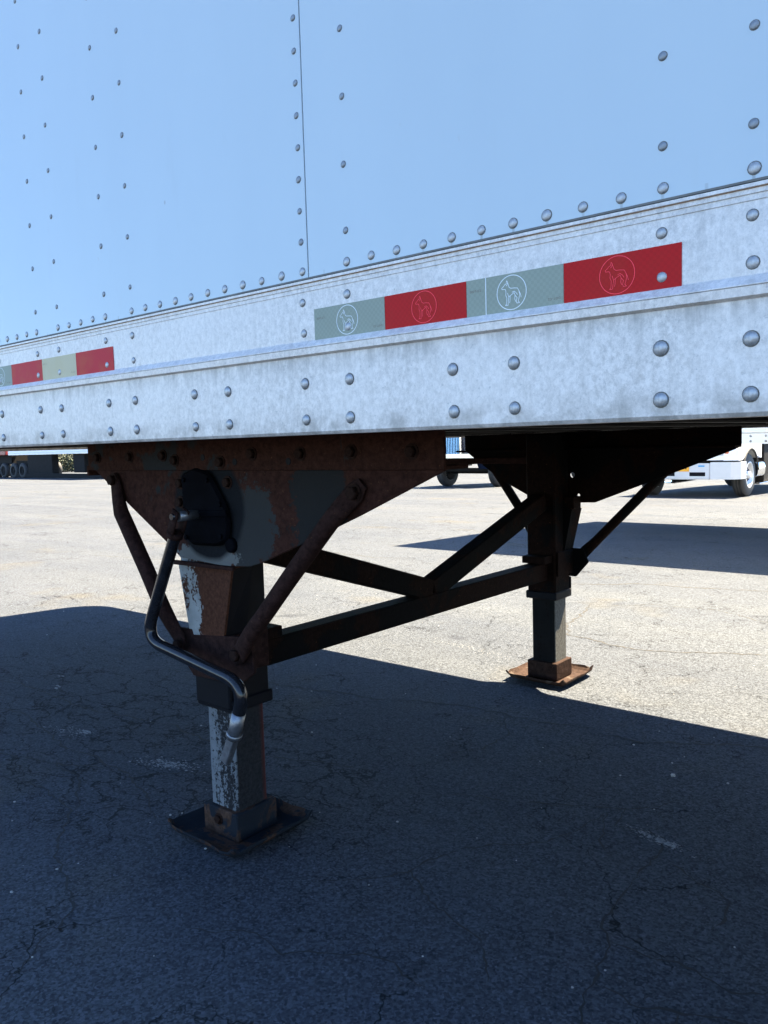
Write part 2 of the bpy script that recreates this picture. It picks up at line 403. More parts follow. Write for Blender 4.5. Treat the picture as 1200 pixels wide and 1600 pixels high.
# bottom rail profile (y, z): lip, grooves, flat, bead, flange
prof = [(.004, 1.3385), (-.0045, 1.3375), (-.0045, 1.3335), (-.003, 1.333), (-.003, 1.3268), (-.0012, 1.3262), (-.0012, 1.3200), (0, 1.3194),
        (0, 1.2395), (-.0105, 1.2282), (-.0105, 1.2272), (-.0086, 1.2268), (-.0096, 1.2262), (-.0088, 1.2160), (-.0030, 1.2138), (-.0015, 1.2130), (-.0015, 1.0880), (.0015, 1.0830), (.045, 1.0830), (.045, 1.0885), (.008, 1.0885), (.008, 1.3385)]
near_rail = B().prism_x(prof, X0+.30, X1).build('bottom_rail', 'rail', T)
far_rail = B().prism_x([(WID-y, z) for y, z in prof], X0+.30, X1).build('bottom_rail', 'rail', T)
pr = nose(X0, X1, 0, WID, .30)[2:]
b = B(); 
for i in range(len(pr)-1):
    (xa, ya), (xb, yb) = pr[i], pr[i+1]; d = Vector((xb-xa, yb-ya, 0)).normalized(); nn = Vector((d.y, -d.x, 0))*-.01
    b.hull([(xa, ya, 1.083), (xb, yb, 1.083), (xb+nn.x, yb+nn.y, 1.083), (xa+nn.x, ya+nn.y, 1.083)], [(xa, ya, 1.3385), (xb, yb, 1.3385), (xb+nn.x, yb+nn.y, 1.3385), (xa+nn.x, ya+nn.y, 1.3385)])
b.build('nose_rail', 'rail', T)
B().box(X0+.3, X1, -.0030, .0012, 1.3390, 1.3417).build('sealant_bead', 'seam', near_rail)
B().box(X0+.3, X1, -.0050, -.0031, 1.3320, 1.3326).build('rust_line', 'tan', near_rail)
for a, bb in posts:
    for c in (a, bb):
        for z in (1.3035, 1.2520): rivet(d_rail, XF+c*IN, 0, z, near_rail)
for a in range(-32, 13, 6):
    for c in (a, a+2):
        for z in (1.1690, 1.1080): rivet(d_fl, XF+c*IN, -.0015, z, near_rail)
# cross members under the floor, every foot
for k in range(-10, 16):
    x = XF-IN+k*.3048
    if x < -2.9: continue
    b = B(); b.box(x-.028, x+.028, .046, WID-.046, 1.0905, 1.096); b.box(x-.003, x+.003, .046, WID-.046, 1.0965, 1.158)
    b.build('cross_member', 'dark', T)

# reflective tape with printed marks
DOG = [[(-.40, .60), (-.50, .57), (-.60, .46), (-.74, .36), (-.72, .27), (-.56, .27), (-.46, .24), (-.42, .08), (-.44, -.12), (-.36, -.30), (-.37, -.55), (-.39, -.72), (-.47, -.80), (-.27, -.80), (-.25, -.55), (-.20, -.26), (-.02, -.16), (.20, -.04), (.27, -.22), (.42, -.40), (.35, -.58), (.40, -.74), (.60, -.74), (.50, -.62), (.57, -.42), (.62, -.22), (.56, .04), (.46, .22), (.20, .26), (-.05, .27), (-.18, .36), (-.24, .54), (-.30, .72), (-.36, .80), (-.40, .60)],
       [(-.28, .70), (-.33, .52), (-.40, .48)], [(-.30, -.02), (-.24, -.2), (-.20, -.26)], [(.05, .0), (.2, .05), (.34, -.05), (.45, -.2)], [(.56, .04), (.66, -.16), (.72, -.40)], [(-.1, -.2), (-.12, -.5), (-.15, -.66)], [(.27, -.22), (.24, -.45), (.30, -.62)]]
CIRC = [(math.cos(2*math.pi*k/40), math.sin(2*math.pi*k/40)) for k in range(41)]
def strokes(lines, cx, cz, s, w, y):
    b = B()
    for ln in lines:
        for (xa, za), (xb, zb) in zip(ln, ln[1:]):
            pa, pb = Vector((cx+xa*s, y, cz+za*s)), Vector((cx+xb*s, y, cz+zb*s)); d = pb-pa
            if d.length < 1e-6: continue
            d.normalize(); q = Vector((d.z, 0, -d.x))*w/2; pa = pa-d*w*.3; pb = pb+d*w*.3
            yy = random.uniform(0, .00004)
            f = [b.bm.verts.new(v+Vector((0, -yy, 0))) for v in (pa+q, pb+q, pb-q, pa-q)]; b.bm.faces.new(f)
    return b
def lettering(txt, x, z, size, mat, par, y, flip=False):
    cu = bpy.data.curves.new('lettering', 'FONT'); cu.body = txt; cu.size = size; cu.align_x = 'CENTER'; cu.align_y = 'CENTER'
    cu.space_character = 1.25; cu.resolution_u = 2
    o = bpy.data.objects.new('tmp', cu); COL.objects.link(o)
    me = bpy.data.meshes.new_from_object(o); bpy.data.objects.remove(o)
    rot = Matrix.Rotation(R(90), 4, 'X')
    if flip: rot = Matrix.Rotation(R(180), 4, 'Y') @ rot
    me.transform(Matrix.Translation((x, y, z)) @ rot); me.materials.append(M[mat])
    return link('lettering', me, par)
def tape(x0, x1, mat, ink, emblem=None, texts=(), line=None):
    o = B().box(x0+.0003, x1-.0003, -.0010, -.0003, 1.2378, 1.2888).build('reflective_tape', mat, T)
    if emblem is not None:
        strokes([CIRC], emblem, 1.2633, .0228, .0011, -.0013).build('emblem_ring', ink, o)
        strokes(DOG, emblem, 1.2633, .0205, .0008, -.0013).build('dog_emblem', ink, o)
    for tx, tz, fl in texts: lettering('DOT-C2', tx, tz, .0042, 'ink_dark', o, -.0013, fl)
    if line: B().box(line-.0006, line+.0006, -.0014, -.0011, 1.2380, 1.2886).build('print_line', 'ink_white', o)
tape(.767, .9195, 'tape_white', 'ink_white', .841, [(.782, 1.2725, False), (.905, 1.2465, True)])
tape(.9195, 1.0705, 'tape_red', 'ink_red', .995)
tape(1.0705, 1.2215, 'tape_white', 'ink_white', 1.144, [(1.086, 1.2725, False), (1.208, 1.2465, True)], 1.103)
tape(1.2215, 1.3738, 'tape_red', 'ink_red', 1.294)
tape(-.4635, -.311, 'tape_white', 'ink_white', -.372, [(-.33, 1.2465, True)])
tape(-.311, -.1535, 'tape_red_b', 'ink_red', None)
tape(-.1535, .0035, 'tape_cream', 'ink_white', None, [(-.138, 1.2760, False), (-.012, 1.2480, True)])
tape(.0035, .1585, 'tape_red_b', 'ink_red', None)

# ------------------------------------------------------------------ landing gear
def hexbolt(p, r=.012, h=.010, sgn=-1, washer=True, mat='bolt', par=None, axis='Y'):
    b = B()
    if axis == 'Y':
        if washer: b.lathe([(0, r*1.35), (sgn*.002, r*1.35)], p, 'Y', 16)
        b.lathe([(sgn*.002, r), (sgn*h*.85, r), (sgn*h, r*.85)], p, 'Y', 6)
    else:
        if washer: b.lathe([(0, r*1.35), (.002, r*1.35)], p, 'X', 16)
        b.lathe([(.002, r), (h*.85, r), (h, r*.85)], p, 'X', 6)
    return b.build('bolt', mat, par)

PLATE = [(-.485, 1.0095), (-.30, .903), (-.117, .800), (-.082, .776), (.10, .766), (.20, .772), (.245, .784), (.383, .836), (.571, .911), (.802, 1.0095)]
def side(near):
    """everything on one leg; near = the crank side, the other is mirrored across the trailer"""
    s = 1 if near else -1
    Y = (lambda y: y) if near else (lambda y: WID-y)
    def yb(b, x0, x1, y0, y1, z0, z1, bev=0): a, c = sorted((Y(y0), Y(y1))); return b.box(x0, x1, a, c, z0, z1, bev)
    def py(b, pts, y0, y1, bev=0): a, c = sorted((Y(y0), Y(y1))); return b.prism_y(pts, a, c, bev)
    # hanger plate and the bolted angle above it
    hp = B()
    if near:
        py(hp, PLATE, .312, .320, .001)
    else:      # far plate with its two open holes: build as two lobes round the holes by bridging a holed outline
        py(hp, [(-.485, 1.0095), (-.30, .880), (-.117, .790), (.102, .780), (.178, .782), (.533, .916), (.775, 1.0095)], .312, .320, .001)
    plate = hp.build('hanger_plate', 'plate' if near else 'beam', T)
    if not near:
        cut = B()
        cut.cyl((.072, Y(.28), .901), (.072, Y(.36), .901), .0125); cut.cyl((.101, Y(.28), .812), (.101, Y(.36), .812), .0075)
        co = cut.build('cutter', 'dark'); mod = plate.modifiers.new('holes', 'BOOLEAN'); mod.object = co; mod.solver = 'EXACT'
        dg = bpy.context.evaluated_depsgraph_get(); nm = bpy.data.meshes.new_from_object(plate.evaluated_get(dg))
        plate.modifiers.clear(); plate.data = nm; bpy.data.objects.remove(co)
    st = B(); xr = .806 if near else .776
    yb(st, -.502, xr, .301, .309, 1.0100, 1.0890, .001)
    yb(st, -.502, xr, .3095, .385, 1.0100, 1.0180, .001)
    if near: yb(st, -.515, -.503, .302, .345, .994, 1.024, .001)
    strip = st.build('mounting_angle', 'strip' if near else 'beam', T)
    if near:
        for x, z in [(-.446, 1.047), (-.278, 1.047), (-.119, 1.049), (-.066, 1.036), (.123, 1.030), (.243, 1.049), (.409, 1.047), (.564, 1.049), (.728, 1.047)]:
            hexbolt((x, .301, z), .0125, .012, -1, True, 'bolt', strip)
        for x, z in [(.052, 1.042), (.177, 1.030), (.368, 1.030)]:
            B().lathe([(0, .0085), (-.0012, .0080)], (x, .3009, z), 'Y', 14).build('bolt_hole', 'black', strip)
        for x, z in [(-.062, .975), (-.066, .925), (.134, .979)]:
            hexbolt((x, .312, z), .0125, .012, -1, True, 'bolt', plate)
        # folded lip below the plate
        py(B(), [(-.10, .768), (.15, .768), (.15, .759), (-.10, .757)], .300, .3115, .001).build('plate_lip', 'brace', plate)
    # upper leg: square tube and tapered housing
    tube = B(); yb(tube, -.068, .068, .345, .478, .372, 1.085, .006)
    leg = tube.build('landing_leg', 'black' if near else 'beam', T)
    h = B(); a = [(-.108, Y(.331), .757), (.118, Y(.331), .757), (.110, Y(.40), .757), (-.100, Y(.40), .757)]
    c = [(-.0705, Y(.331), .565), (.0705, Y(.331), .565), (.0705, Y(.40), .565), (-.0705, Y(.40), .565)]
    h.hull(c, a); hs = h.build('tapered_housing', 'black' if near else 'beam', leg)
    h = B(); h.hull([(x, Y(.3235), z) for x, _, z in (c[0], c[1])]+[(x, Y(.3305), z) for x, _, z in (c[1], c[0])], [(x, Y(.3235), z) for x, _, z in (a[0], a[1])]+[(x, Y(.3305), z) for x, _, z in (a[1], a[0])]); h.build('housing_face', 'chip_u' if near else 'beam', leg)
    tp = B(); yb(tp, -.108, .118, .331, .40, .7575, .81, .002); tp.build('housing_top', 'chip_u' if near else 'beam', leg)
    col = B(); yb(col, -.0745, .0745, .3385, .4845, .366, .400, .004); col.build('collar', 'black', leg)
    sk = B(); yb(sk, -.0715, .0715, .3330, .3445, .376, .452, .004); sk.build('tube_skirt', 'black', leg)
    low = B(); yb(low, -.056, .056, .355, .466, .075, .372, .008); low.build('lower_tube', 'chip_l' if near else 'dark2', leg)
    # brace bracket across the front of the tube
    br = B(); py(br, [(-.125, .578), (-.060, .580), (-.055, .566), (.185, .590), (.190, .500), (.130, .458), (-.062, .452), (-.125, .510)] if near else
                 [(-.125, .578), (.125, .578), (.150, .520), (.090, .452), (-.062, .452), (-.125, .510)], .3215, .3305, .001)
    yb(br, .0715, .0790, .331, .470, .470, .575, .001)
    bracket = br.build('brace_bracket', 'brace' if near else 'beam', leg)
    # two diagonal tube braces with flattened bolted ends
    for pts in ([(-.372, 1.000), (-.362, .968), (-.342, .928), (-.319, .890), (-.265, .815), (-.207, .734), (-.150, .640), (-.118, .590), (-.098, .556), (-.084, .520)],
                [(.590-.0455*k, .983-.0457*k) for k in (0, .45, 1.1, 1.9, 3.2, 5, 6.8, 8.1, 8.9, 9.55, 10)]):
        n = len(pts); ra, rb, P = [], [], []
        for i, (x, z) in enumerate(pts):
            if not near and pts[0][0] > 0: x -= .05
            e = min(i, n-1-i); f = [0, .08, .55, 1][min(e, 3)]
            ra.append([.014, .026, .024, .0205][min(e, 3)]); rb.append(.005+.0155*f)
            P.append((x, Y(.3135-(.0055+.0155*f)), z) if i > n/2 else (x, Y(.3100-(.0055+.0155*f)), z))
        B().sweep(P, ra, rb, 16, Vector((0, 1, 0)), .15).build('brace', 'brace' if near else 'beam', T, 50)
    for x, z in ((-.366, .982), (.570, .961), (-.090, .538), (.150, .545)):
        if near: hexbolt((x, .2985 if z > .7 else .302, z), .0155, .015, -1, True, 'bolt', T)
    # shoe
    yc = .41
    sh = bmesh.new(); rs = random.Random(5 if near else 9)
    off = [-.147, -.141, -.127, -.100, -.05, .05, .100, .127, .141, .147]; hz = [.027, .022, .011, .003, .003, .003, .003, .011, .022, .027]; n_ = len(off)
    def zz(i, j):
        z_ = max(hz[i], hz[j]); 
        return z_+(rs.uniform(-.003, .004) if z_ > .02 else 0)+(.010 if hz[i] > .02 and hz[j] > .02 else 0)
    def rc_(v, w): return v*(1-.035*max(0, abs(w)-.1)/.043)
    g2 = [[sh.verts.new((rc_(x, y), Y(yc+rc_(y, x)), zz(i, j))) for i, x in enumerate(off)] for j, y in enumerate(off)]
    for j in range(n_-1):
        for i in range(n_-1): sh.faces.new((g2[j][i], g2[j][i+1], g2[j+1][i+1], g2[j+1][i]))
    bmesh.ops.recalc_face_normals(sh, faces=sh.faces[:])
    geo = bmesh.ops.extrude_face_region(sh, geom=sh.faces[:])
    for v in geo['geom']:
        if isinstance(v, bmesh.types.BMVert): v.co.z += .007
    bb_ = B(); bb_.add(sh); pad = bb_.build('shoe_plate', 'shoe' if near else 'shoe_dusty', leg)
    sk = B(); yb(sk, -.072, .072, .340, .482, .0115, .088, .003); sk.build('shoe_socket', 'shoe' if near else 'socket_rust', leg)
    if near: hexbolt((-.005, .340, .058), .012, .010, -1, True, 'bolt', leg)
    return leg
M['dark2'] = m_chip('scraped_paint_sunlit_side', (.009, .009, .0095), (.007, .0045, .004), .42, .2, 8, 0, None, .052)  # far leg: dark scraped paint, sunlit right face put into the colour
M['shoe_dusty'] = m_rust('dusty_shoe', brown=(.032, .019, .0145), primer=(.060, .045, .037), amount=.56, scale=9)
M['socket_rust'] = m_rust('socket_rust', brown=(.026, .015, .0115), amount=.8)
leg_n = side(True); leg_f = side(False)
B().box(-.80, -.0685, 2.240, 2.268, .953, .981, .002).build('support_bar', 'brace', T)

# gearbox on the near plate, output shaft and folding crank
gb = B()
cov = [(-.040, 1.000), (.020, 1.018), (.075, 1.005), (.110, .960), (.140, .920), (.150, .875), (.140, .835), (.10, .818), (-.01, .815), (-.040, .835)]
gb.prism_y(cov, .294, .3115, .008)
gearbox = gb.build('gearbox_cover', 'grease', T, 40)
B().prism_y([(-.02, .905), (.145, .912), (.150, .895), (-.02, .888)], .289, .2938, .002).build('cover_rib', 'grease', gearbox)
B().lathe([(0, .020), (-.010, .018), (-.011, .014)], (.140, .312, .822), 'Y', 18).build('bearing_boss', 'grease', gearbox)
for x, z in ((-.022, .985), (.075, .985), (.122, .925), (.120, .845), (-.022, .835)): hexbolt((x, .294, z), .007, .006, -1, False, 'grease', gearbox)
B().cyl((.030, .293, .897), (.030, .232, .897), .013).build('output_shaft', 'bare', gearbox)
def smooth_path(pts, r=.04, n=6):
    P = [Vector(p) for p in pts]; out = [P[0]]
    for i in range(1, len(P)-1):
        a, b, c = P[i-1], P[i], P[i+1]; rr_ = min(r, (b-a).length*.45, (c-b).length*.45)
        p0 = b+(a-b).normalized()*rr_; p2 = b+(c-b).normalized()*rr_
        for k in range(n+1):
            t = k/n; out.append(p0*(1-t)**2+b*2*t*(1-t)+p2*t*t)
    out.append(P[-1]); return out
hp = smooth_path([(.004, .240, .848), (-.148, .236, .560), (.262, .232, .504), (.212, .230, .365)], .075, 8)
crank = B().sweep(hp, .0158, None, 18, Vector((0, 1, 0))).build('crank_handle', 'grip', T, 60)
ge = B(); da = Vector((.1815-.2145, 0, .306-.372)).normalized(); pa_ = Vector((da.z, 0, -da.x))*.0125; pd_ = Vector((0, .010, 0))
def gring(c): c = Vector(c); return [c-pa_-pd_, c+pa_-pd_, c+pa_+pd_, c-pa_+pd_]
ge.hull(gring((.2135, .230, .370)), gring((.1780, .230, .300))); bmesh.ops.bevel(ge.bm, geom=ge.bm.edges[:], offset=.002, segments=1, affect='EDGES')
ge.build('grip_end', 'bare', crank)
B().sweep([hp[-1]+(hp[-2]-hp[-1]).normalized()*d for d in (.072, .004)], .0166, None, 18).build('bare_sleeve', 'bare', crank)
B().sweep([(.219, .230, .381), (.2135, .230, .370)], .0196, .0196, 18).build('stop_ring', 'bare', crank)
yk = B(); yk.sweep([(.000, .240, .842), (.006, .240, .856)], .021, .021, 18)
for dy in (-.016, .016): yk.sweep([(.004, .240+dy, .852), (.034, .240+dy, .912)], .014, .003, 8, Vector((0, 1, 0)), .5)
yk.build('crank_yoke', 'brace', crank)
B().cyl((.026, .215, .897), (.026, .266, .897), .008).build('yoke_pin', 'grip', crank)

# beams between the legs
def beam(name, a, b, w, hgt, mat='beam'):
    a, b = Vector(a), Vector(b)
    bb = B(); bb.sweep([a, b], hgt/2*1.18, w/2*1.18, 4, Vector((1, 0, 0))); t = bb.bm
    return bb
def rect_beam(y0, z0, y1, z1, hgt, x0, x1):
    d = Vector((0, y1-y0, z1-z0)).normalized(); n = Vector((0, -d.z, d.y))*hgt/2
    b = B(); A = Vector((0, y0, z0)); C = Vector((0, y1, z1))
    ring = lambda p, t=1: [Vector((x0, 0, 0))+p-n, Vector((x1, 0, 0))+p-n, Vector((x1, 0, 0))+p+n, Vector((x0, 0, 0))+p+n]
    b.hull(ring(A), ring(C)); bmesh.ops.recalc_face_normals(b.bm, faces=b.bm.faces[:])
    bmesh.ops.bevel(b.bm, geom=b.bm.edges[:], offset=.004, segments=1, affect='EDGES'); return b
rect_beam(.4785, .488, 2.1115, .491, .076, -.034, .034).build('cross_beam', 'beam', T)
rect_beam(.4785, .795, 1.290, .540, .074, -.031, .031).build('cross_brace', 'beam', T)
rect_beam(2.1115, .795, 1.300, .538, .074, -.0305, .0305).build('cross_brace', 'beam', T)
for ya, yb2 in ((.4790, .545), (2.045, 2.111)):
    B().box(-.055, .055, ya, yb2, .531, .562, .002).build('beam_gusset', 'beam', T)

# rear tandem of this trailer
def wheel(par, x, y, z, r, w, axis, out, rim='alloy', name='wheel', dual=False):
    """lathe tyre with shoulder and a dished rim; out = +1/-1 side the dish faces"""
    o = B()
    t = [(-w/2, r*.60), (-w/2, r*.86), (-w*.40, r*.965), (-w*.30, r), (-w*.14, r), (-w*.13, r*.975), (-w*.08, r*.975), (-w*.07, r), (w*.07, r), (w*.08, r*.975), (w*.13, r*.975), (w*.14, r), (w*.30, r), (w*.40, r*.965), (w/2, r*.86), (w/2, r*.60)]
    o.lathe([(a*out, q) for a, q in t], (x, y, z), axis, 36, False); ty = o.build(name, 'rubber', par)
    q = B(); q.lathe([(out*a, b) for a, b in [(-w*.5, r*.605), (w*.50, r*.61), (w*.51, r*.57), (w*.40, r*.53), (w*.15, r*.46), (w*.12, r*.30), (w*.30, r*.27), (w*.34, r*.18), (w*.52, r*.16), (w*.54, r*.10)]], (x, y, z), axis, 32)
    q.build('rim', rim, ty)
    B().lathe([(-out*w*.58, r*.30), (-out*w*.56, r*.585), (-out*w*.502, r*.595)], (x, y, z), axis, 28).build('brake_drum', 'dark', ty)
    hh = B()
    for k in range(10):
        a = 2*math.pi*k/10+.2; p = [0, r*.235*math.cos(a), r*.235*math.sin(a)]
        hh.lathe([(out*w*.30, r*.032), (out*w*.40, r*.028)], (x+p[0], y+p[1], z+p[2]), axis, 6)
    hh.build('wheel_nuts', 'bolt', ty)
    hh = B()
    for k in range(8):
        a = 2*math.pi*k/8; hh.lathe([(out*w*.142, r*.06), (out*w*.185, r*.055)], (x, y+r*.385*math.cos(a), z+r*.385*math.sin(a)), axis, 10)
    hh.build('hand_holes', 'black', ty)
    return ty
def tandem(par, xc, y0, y1, zg, rim='rail'):
    for dx in (-.62, .62):
        for yy, o in ((y0+.15, -1), (y1-.15, 1)):
            b = B(); r, w = .50, .27
            b.lathe([(-w/2, r*.6), (-w/2, r*.88), (-w*.36, r), (w*.36, r), (w/2, r*.88), (w/2, r*.6)], (xc+dx, yy, zg+r), 'Y', 28, False); ty = b.build('wheel', 'rubber', par)
            B().lathe([(-o*w*.3, r*.59), (o*w*.42, r*.58), (o*w*.2, r*.45), (o*w*.25, r*.2), (o*w*.4, r*.15)], (xc+dx, yy, zg+r), 'Y', 24).build('rim', rim, ty)
        B().cyl((xc+dx, y0+.3, zg+.5), (xc+dx, y1-.3, zg+.5), .065).build('axle', 'dark', par)
    b = B()
    for yy in (y0+.55, y1-.63): b.box(xc-1.2, xc+1.2, yy, yy+.08, zg+.52, zg+1.15)
    b.build('bogie_frame', 'dark', par)
tandem(T, 10.2, 0.0, WID, 0.0)

# ------------------------------------------------------------------ cracks, scuffs and loose stones on the asphalt
def crack(pts, w, jag=.012, seed=1):
    rd = random.Random(seed); P = [Vector((x, y, 0)) for x, y in pts]; fine = []
    for a, b in zip(P, P[1:]):
        n = max(2, int((b-a).length/.018))
        for k in range(n): fine.append(a.lerp(b, k/n))
    fine.append(P[-1]); off = 0; b = B(); prev = None; n = len(fine)
    for i, p in enumerate(fine):
        d = (fine[min(i+1, n-1)]-fine[max(i-1, 0)]).normalized(); q = Vector((-d.y, d.x, 0))
        off = off*.8+rd.uniform(-jag, jag)*.6; taper = min(1, 8*min(i, n-1-i)/n+.15)
        ww = w*1.05*rd.uniform(.15, 1.25)*taper; c = p+q*off
        z = gz(c.y)+.0012
        pair = [b.bm.verts.new((c.x+q.x*ww/2, c.y+q.y*ww/2, z)), b.bm.verts.new((c.x-q.x*ww/2, c.y-q.y*ww/2, z))]
        if prev: b.bm.faces.new((prev[0], prev[1], pair[1], pair[0]))
        prev = pair
    o = b.build('crack', 'crack', ground); return o
CR = [([(-1.6, 1.25), (-1.0, 1.40), (-.415, 1.521), (-.168, 1.634), (.019, 1.632), (.258, 1.659), (.469, 1.703)], .013),
      ([(.45, 1.66), (.638, 1.700), (.807, 1.785), (.99, 1.874), (1.5, 1.98)], .015),
      ([(.766, 1.109), (.845, .899)], .006), ([(.80, 1.16), (.820, 1.053), (.903, 1.07), (.956, 1.066), (.961, .946), (.969, .735), (.977, .616), (1.018, .56), (1.059, .413), (1.081, .30), (1.09, .1)], .007),
      ([(.961, .946), (1.067, .896), (1.169, .855), (1.181, .728)], .006), ([(1.018, .56), (1.16, .58), (1.27, .56), (1.42, .66)], .006),
      ([(1.059, .413), (1.15, .40), (1.22, .44), (1.32, .47), (1.5, .55)], .007), ([(1.22, .44), (1.24, .33), (1.28, .2)], .006),
      ([(.36, .34), (.5, .52), (.56, .70), (.70, .86), (.766, 1.109)], .006), ([(.5, .52), (.66, .43), (.80, .42), (.90, .30)], .006),
      ([(.20, .86), (.42, .98), (.62, 1.05), (.80, 1.16), (.90, 1.30)], .006), ([(.10, 1.12), (.24, 1.3), (.22, 1.46), (.10, 1.62)], .007),
      ([(-2.5, .62), (-1.9, .72), (-1.4, .70), (-.9, .80), (-.45, .78), (.1, .95)], .010), ([(-2.1, .42), (-1.5, .52), (-1.05, .44), (-.6, .44), (-.25, .30)], .009),
      ([(-1.2, .1), (-.75, .22), (-.5, .18), (-.28, .02), (0, -.08), (.12, -.3)], .007), ([(-.9, .34), (-.62, .28), (-.5, .18)], .007), ([(-.6, .44), (-.42, .56), (-.36, .70)], .006),
      ([(-1.7, .20), (-1.2, .24), (-.9, .34), (-.70, .42)], .008), ([(.25, .02), (.4, .12), (.5, .1), (.63, .22), (.80, .20)], .005),
      ([(-1.138, 4.479), (-.9, 4.62), (-.711, 4.80), (-.2, 4.9), (.162, 5.0), (.9, 5.2)], .022), ([(-.60, 3.9), (-.50, 3.5), (-.44, 3.2), (-.305, 2.96), (-.05, 2.88), (.137, 2.85), (.66, 3.10), (1.1, 3.2)], .014),
      ([(-.55, 3.75), (-.3, 4.05), (.1, 4.1), (.5, 3.85), (.9, 3.75)], .010), ([(-4.35, 8.2), (-3.6, 8.25), (-2.98, 8.34), (-2.0, 8.7)], .03), ([(-3.0, 5.1), (-3.4, 4.9), (-4.0, 5.0), (-4.8, 4.7)], .02),
      ([(-8, 7.2), (-6, 7.6), (-4.6, 7.5)], .03), ([(-6, 3.4), (-5, 3.6), (-4.2, 3.4)], .02)]
for i, (pts, w) in enumerate(CR): crack(pts, w, .014 if w < .012 else .02, i+11)
def scuff(cx, cy, lx, ly, n, rot, seed, smin=.003, smax=.012):
    rd = random.Random(seed); b = B()
    for _ in range(n):
        u, v = rd.gauss(0, .4)*lx, rd.gauss(0, .4)*ly; c, s_ = math.cos(rot), math.sin(rot)
        x, y = cx+u*c-v*s_, cy+u*s_+v*c; r_ = rd.uniform(smin, smax); k = rd.randint(5, 7); ph = rd.random()*6
        vs = [b.bm.verts.new((x+r_*(1+.6*abs(c))*rd.uniform(.5, 1)*math.cos(ph+6.283*i/k), y+r_*.6*rd.uniform(.5, 1)*math.sin(ph+6.283*i/k), .0022+rd.uniform(0, .0006))) for i in range(k)]
        b.bm.faces.new(vs)
    o = b.build('paint_scuff', 'flake', ground); o['kind'] = 'stuff'; return o
scuff(-.559, .564, .15, .045, 240, R(22), 1, .0012, .006); scuff(-1.15, .53, .16, .05, 110, R(12), 2, .0012, .005); scuff(-1.09, .556, .02, .015, 9, 0, 3, .006, .013)
scuff(.935, 1.04, .10, .022, 200, R(-10), 4, .001, .0045); scuff(.965, 1.03, .03, .012, 60, R(-10), 14, .001, .005); scuff(-1.894, .893, .03, .02, 4, 0, 5, .006, .012); scuff(-1.731, .788, .03, .02, 4, 0, 6, .008, .016)
scuff(-.62, 2.40, .35, .06, 120, R(-10), 8, .0012, .004)
st = B(); rd = random.Random(21)
def stone(x, y, r_):
    t = bmesh.new(); bmesh.ops.create_icosphere(t, subdivisions=1, radius=r_)
    for v in t.verts: v.co = Vector((v.co.x*rd.uniform(.7, 1.2), v.co.y*rd.uniform(.7, 1.2), v.co.z*rd.uniform(.4, .7)))+Vector((x, y, gz(y)+r_*.35))
    st.add(t)
stone(.822, 1.459, .010)
for _ in range(170):
    d_ = rd.uniform(.5, 6); a_ = rd.uniform(-.55, .6); ang = YAW-a_
    stone(1.72-math.sin(ang)*d_, -.96+math.cos(ang)*d_, rd.choice((.0018, .0024, .003, .0045)))
o = st.build('loose_stones', 'stone', ground); o['kind'] = 'stuff'

# ------------------------------------------------------------------ parked neighbours
def simple_trailer(label, x0, x1, y0, y1, zb, zt, zg, rot=0.0, group=None, legs=None, bogie=None, rivets=None):
    t = thing('semi_trailer', label, 'trailer', ((x0+x1)/2, (y0+y1)/2, zg), group)
    B().prism_z(nose(x0, x1, y0+.008, y1-.008, .30), zb+.25, zt).build('body_shell', 'truckwhite', t, 30)
    rail_o = B().prism_x([(y0, zb), (y0, zb+.11), (y0-.012, zb+.125), (y0-.012, zb+.14), (y0, zb+.155), (y0, zb+.26), (y0+.007, zb+.26), (y0+.007, zb)], x0+.3, x1).build('bottom_rail', 'truckwhite', t)
    B().box(x0+.3, x1, y1-.007, y1, zb, zb+.26).build('bottom_rail', 'truckwhite', t)
    B().box(x0+.02, x0+.3, y0+.1, y1-.1, zb, zb+.25).build('nose_rail', 'truckwhite', t)
    B().box(x0+.35, x1-.02, y0+.02, y1-.02, zb+.05, zb+.2).build('floor_frame', 'dark', t)
    B().box(x0-.003, x1+.003, y0-.002, y1+.002, zt+.001, zt+.06).build('top_rail', 'rail', t)
    if rivets:
        dm = dome('rivet_far', .011, .008, 'rivet')
        for k in range(rivets[2]):
            for z in (zb+.030, zb+.085):
                link('rivet', dm, rail_o, loc=(rivets[0]+k*rivets[1], y0, z))
    for lx in legs or ():
        for yy in (y0+.42, y1-.42):
            b = B(); b.box(lx-.06, lx+.06, yy-.06, yy+.06, zg+.05, zb+.05, .006); b.prism_z([(lx-.15, yy-.15), (lx+.15, yy-.15), (lx+.15, yy+.15), (lx-.15, yy+.15)], gz(yy)+.002, zg+.06); b.build('landing_leg', 'dark', t)
    if bogie: tandem(t, bogie, y0, y1, gz((y0+y1)/2), 'dark')
    return t
simple_trailer('white box trailer parked parallel behind the riveted one, its rail above the white truck', -3.36, 12.4, 8.15, 10.74, .940, 3.95, gz(9.4), legs=[1.9], bogie=10.0, rivets=(-1.45, .1524, 8))

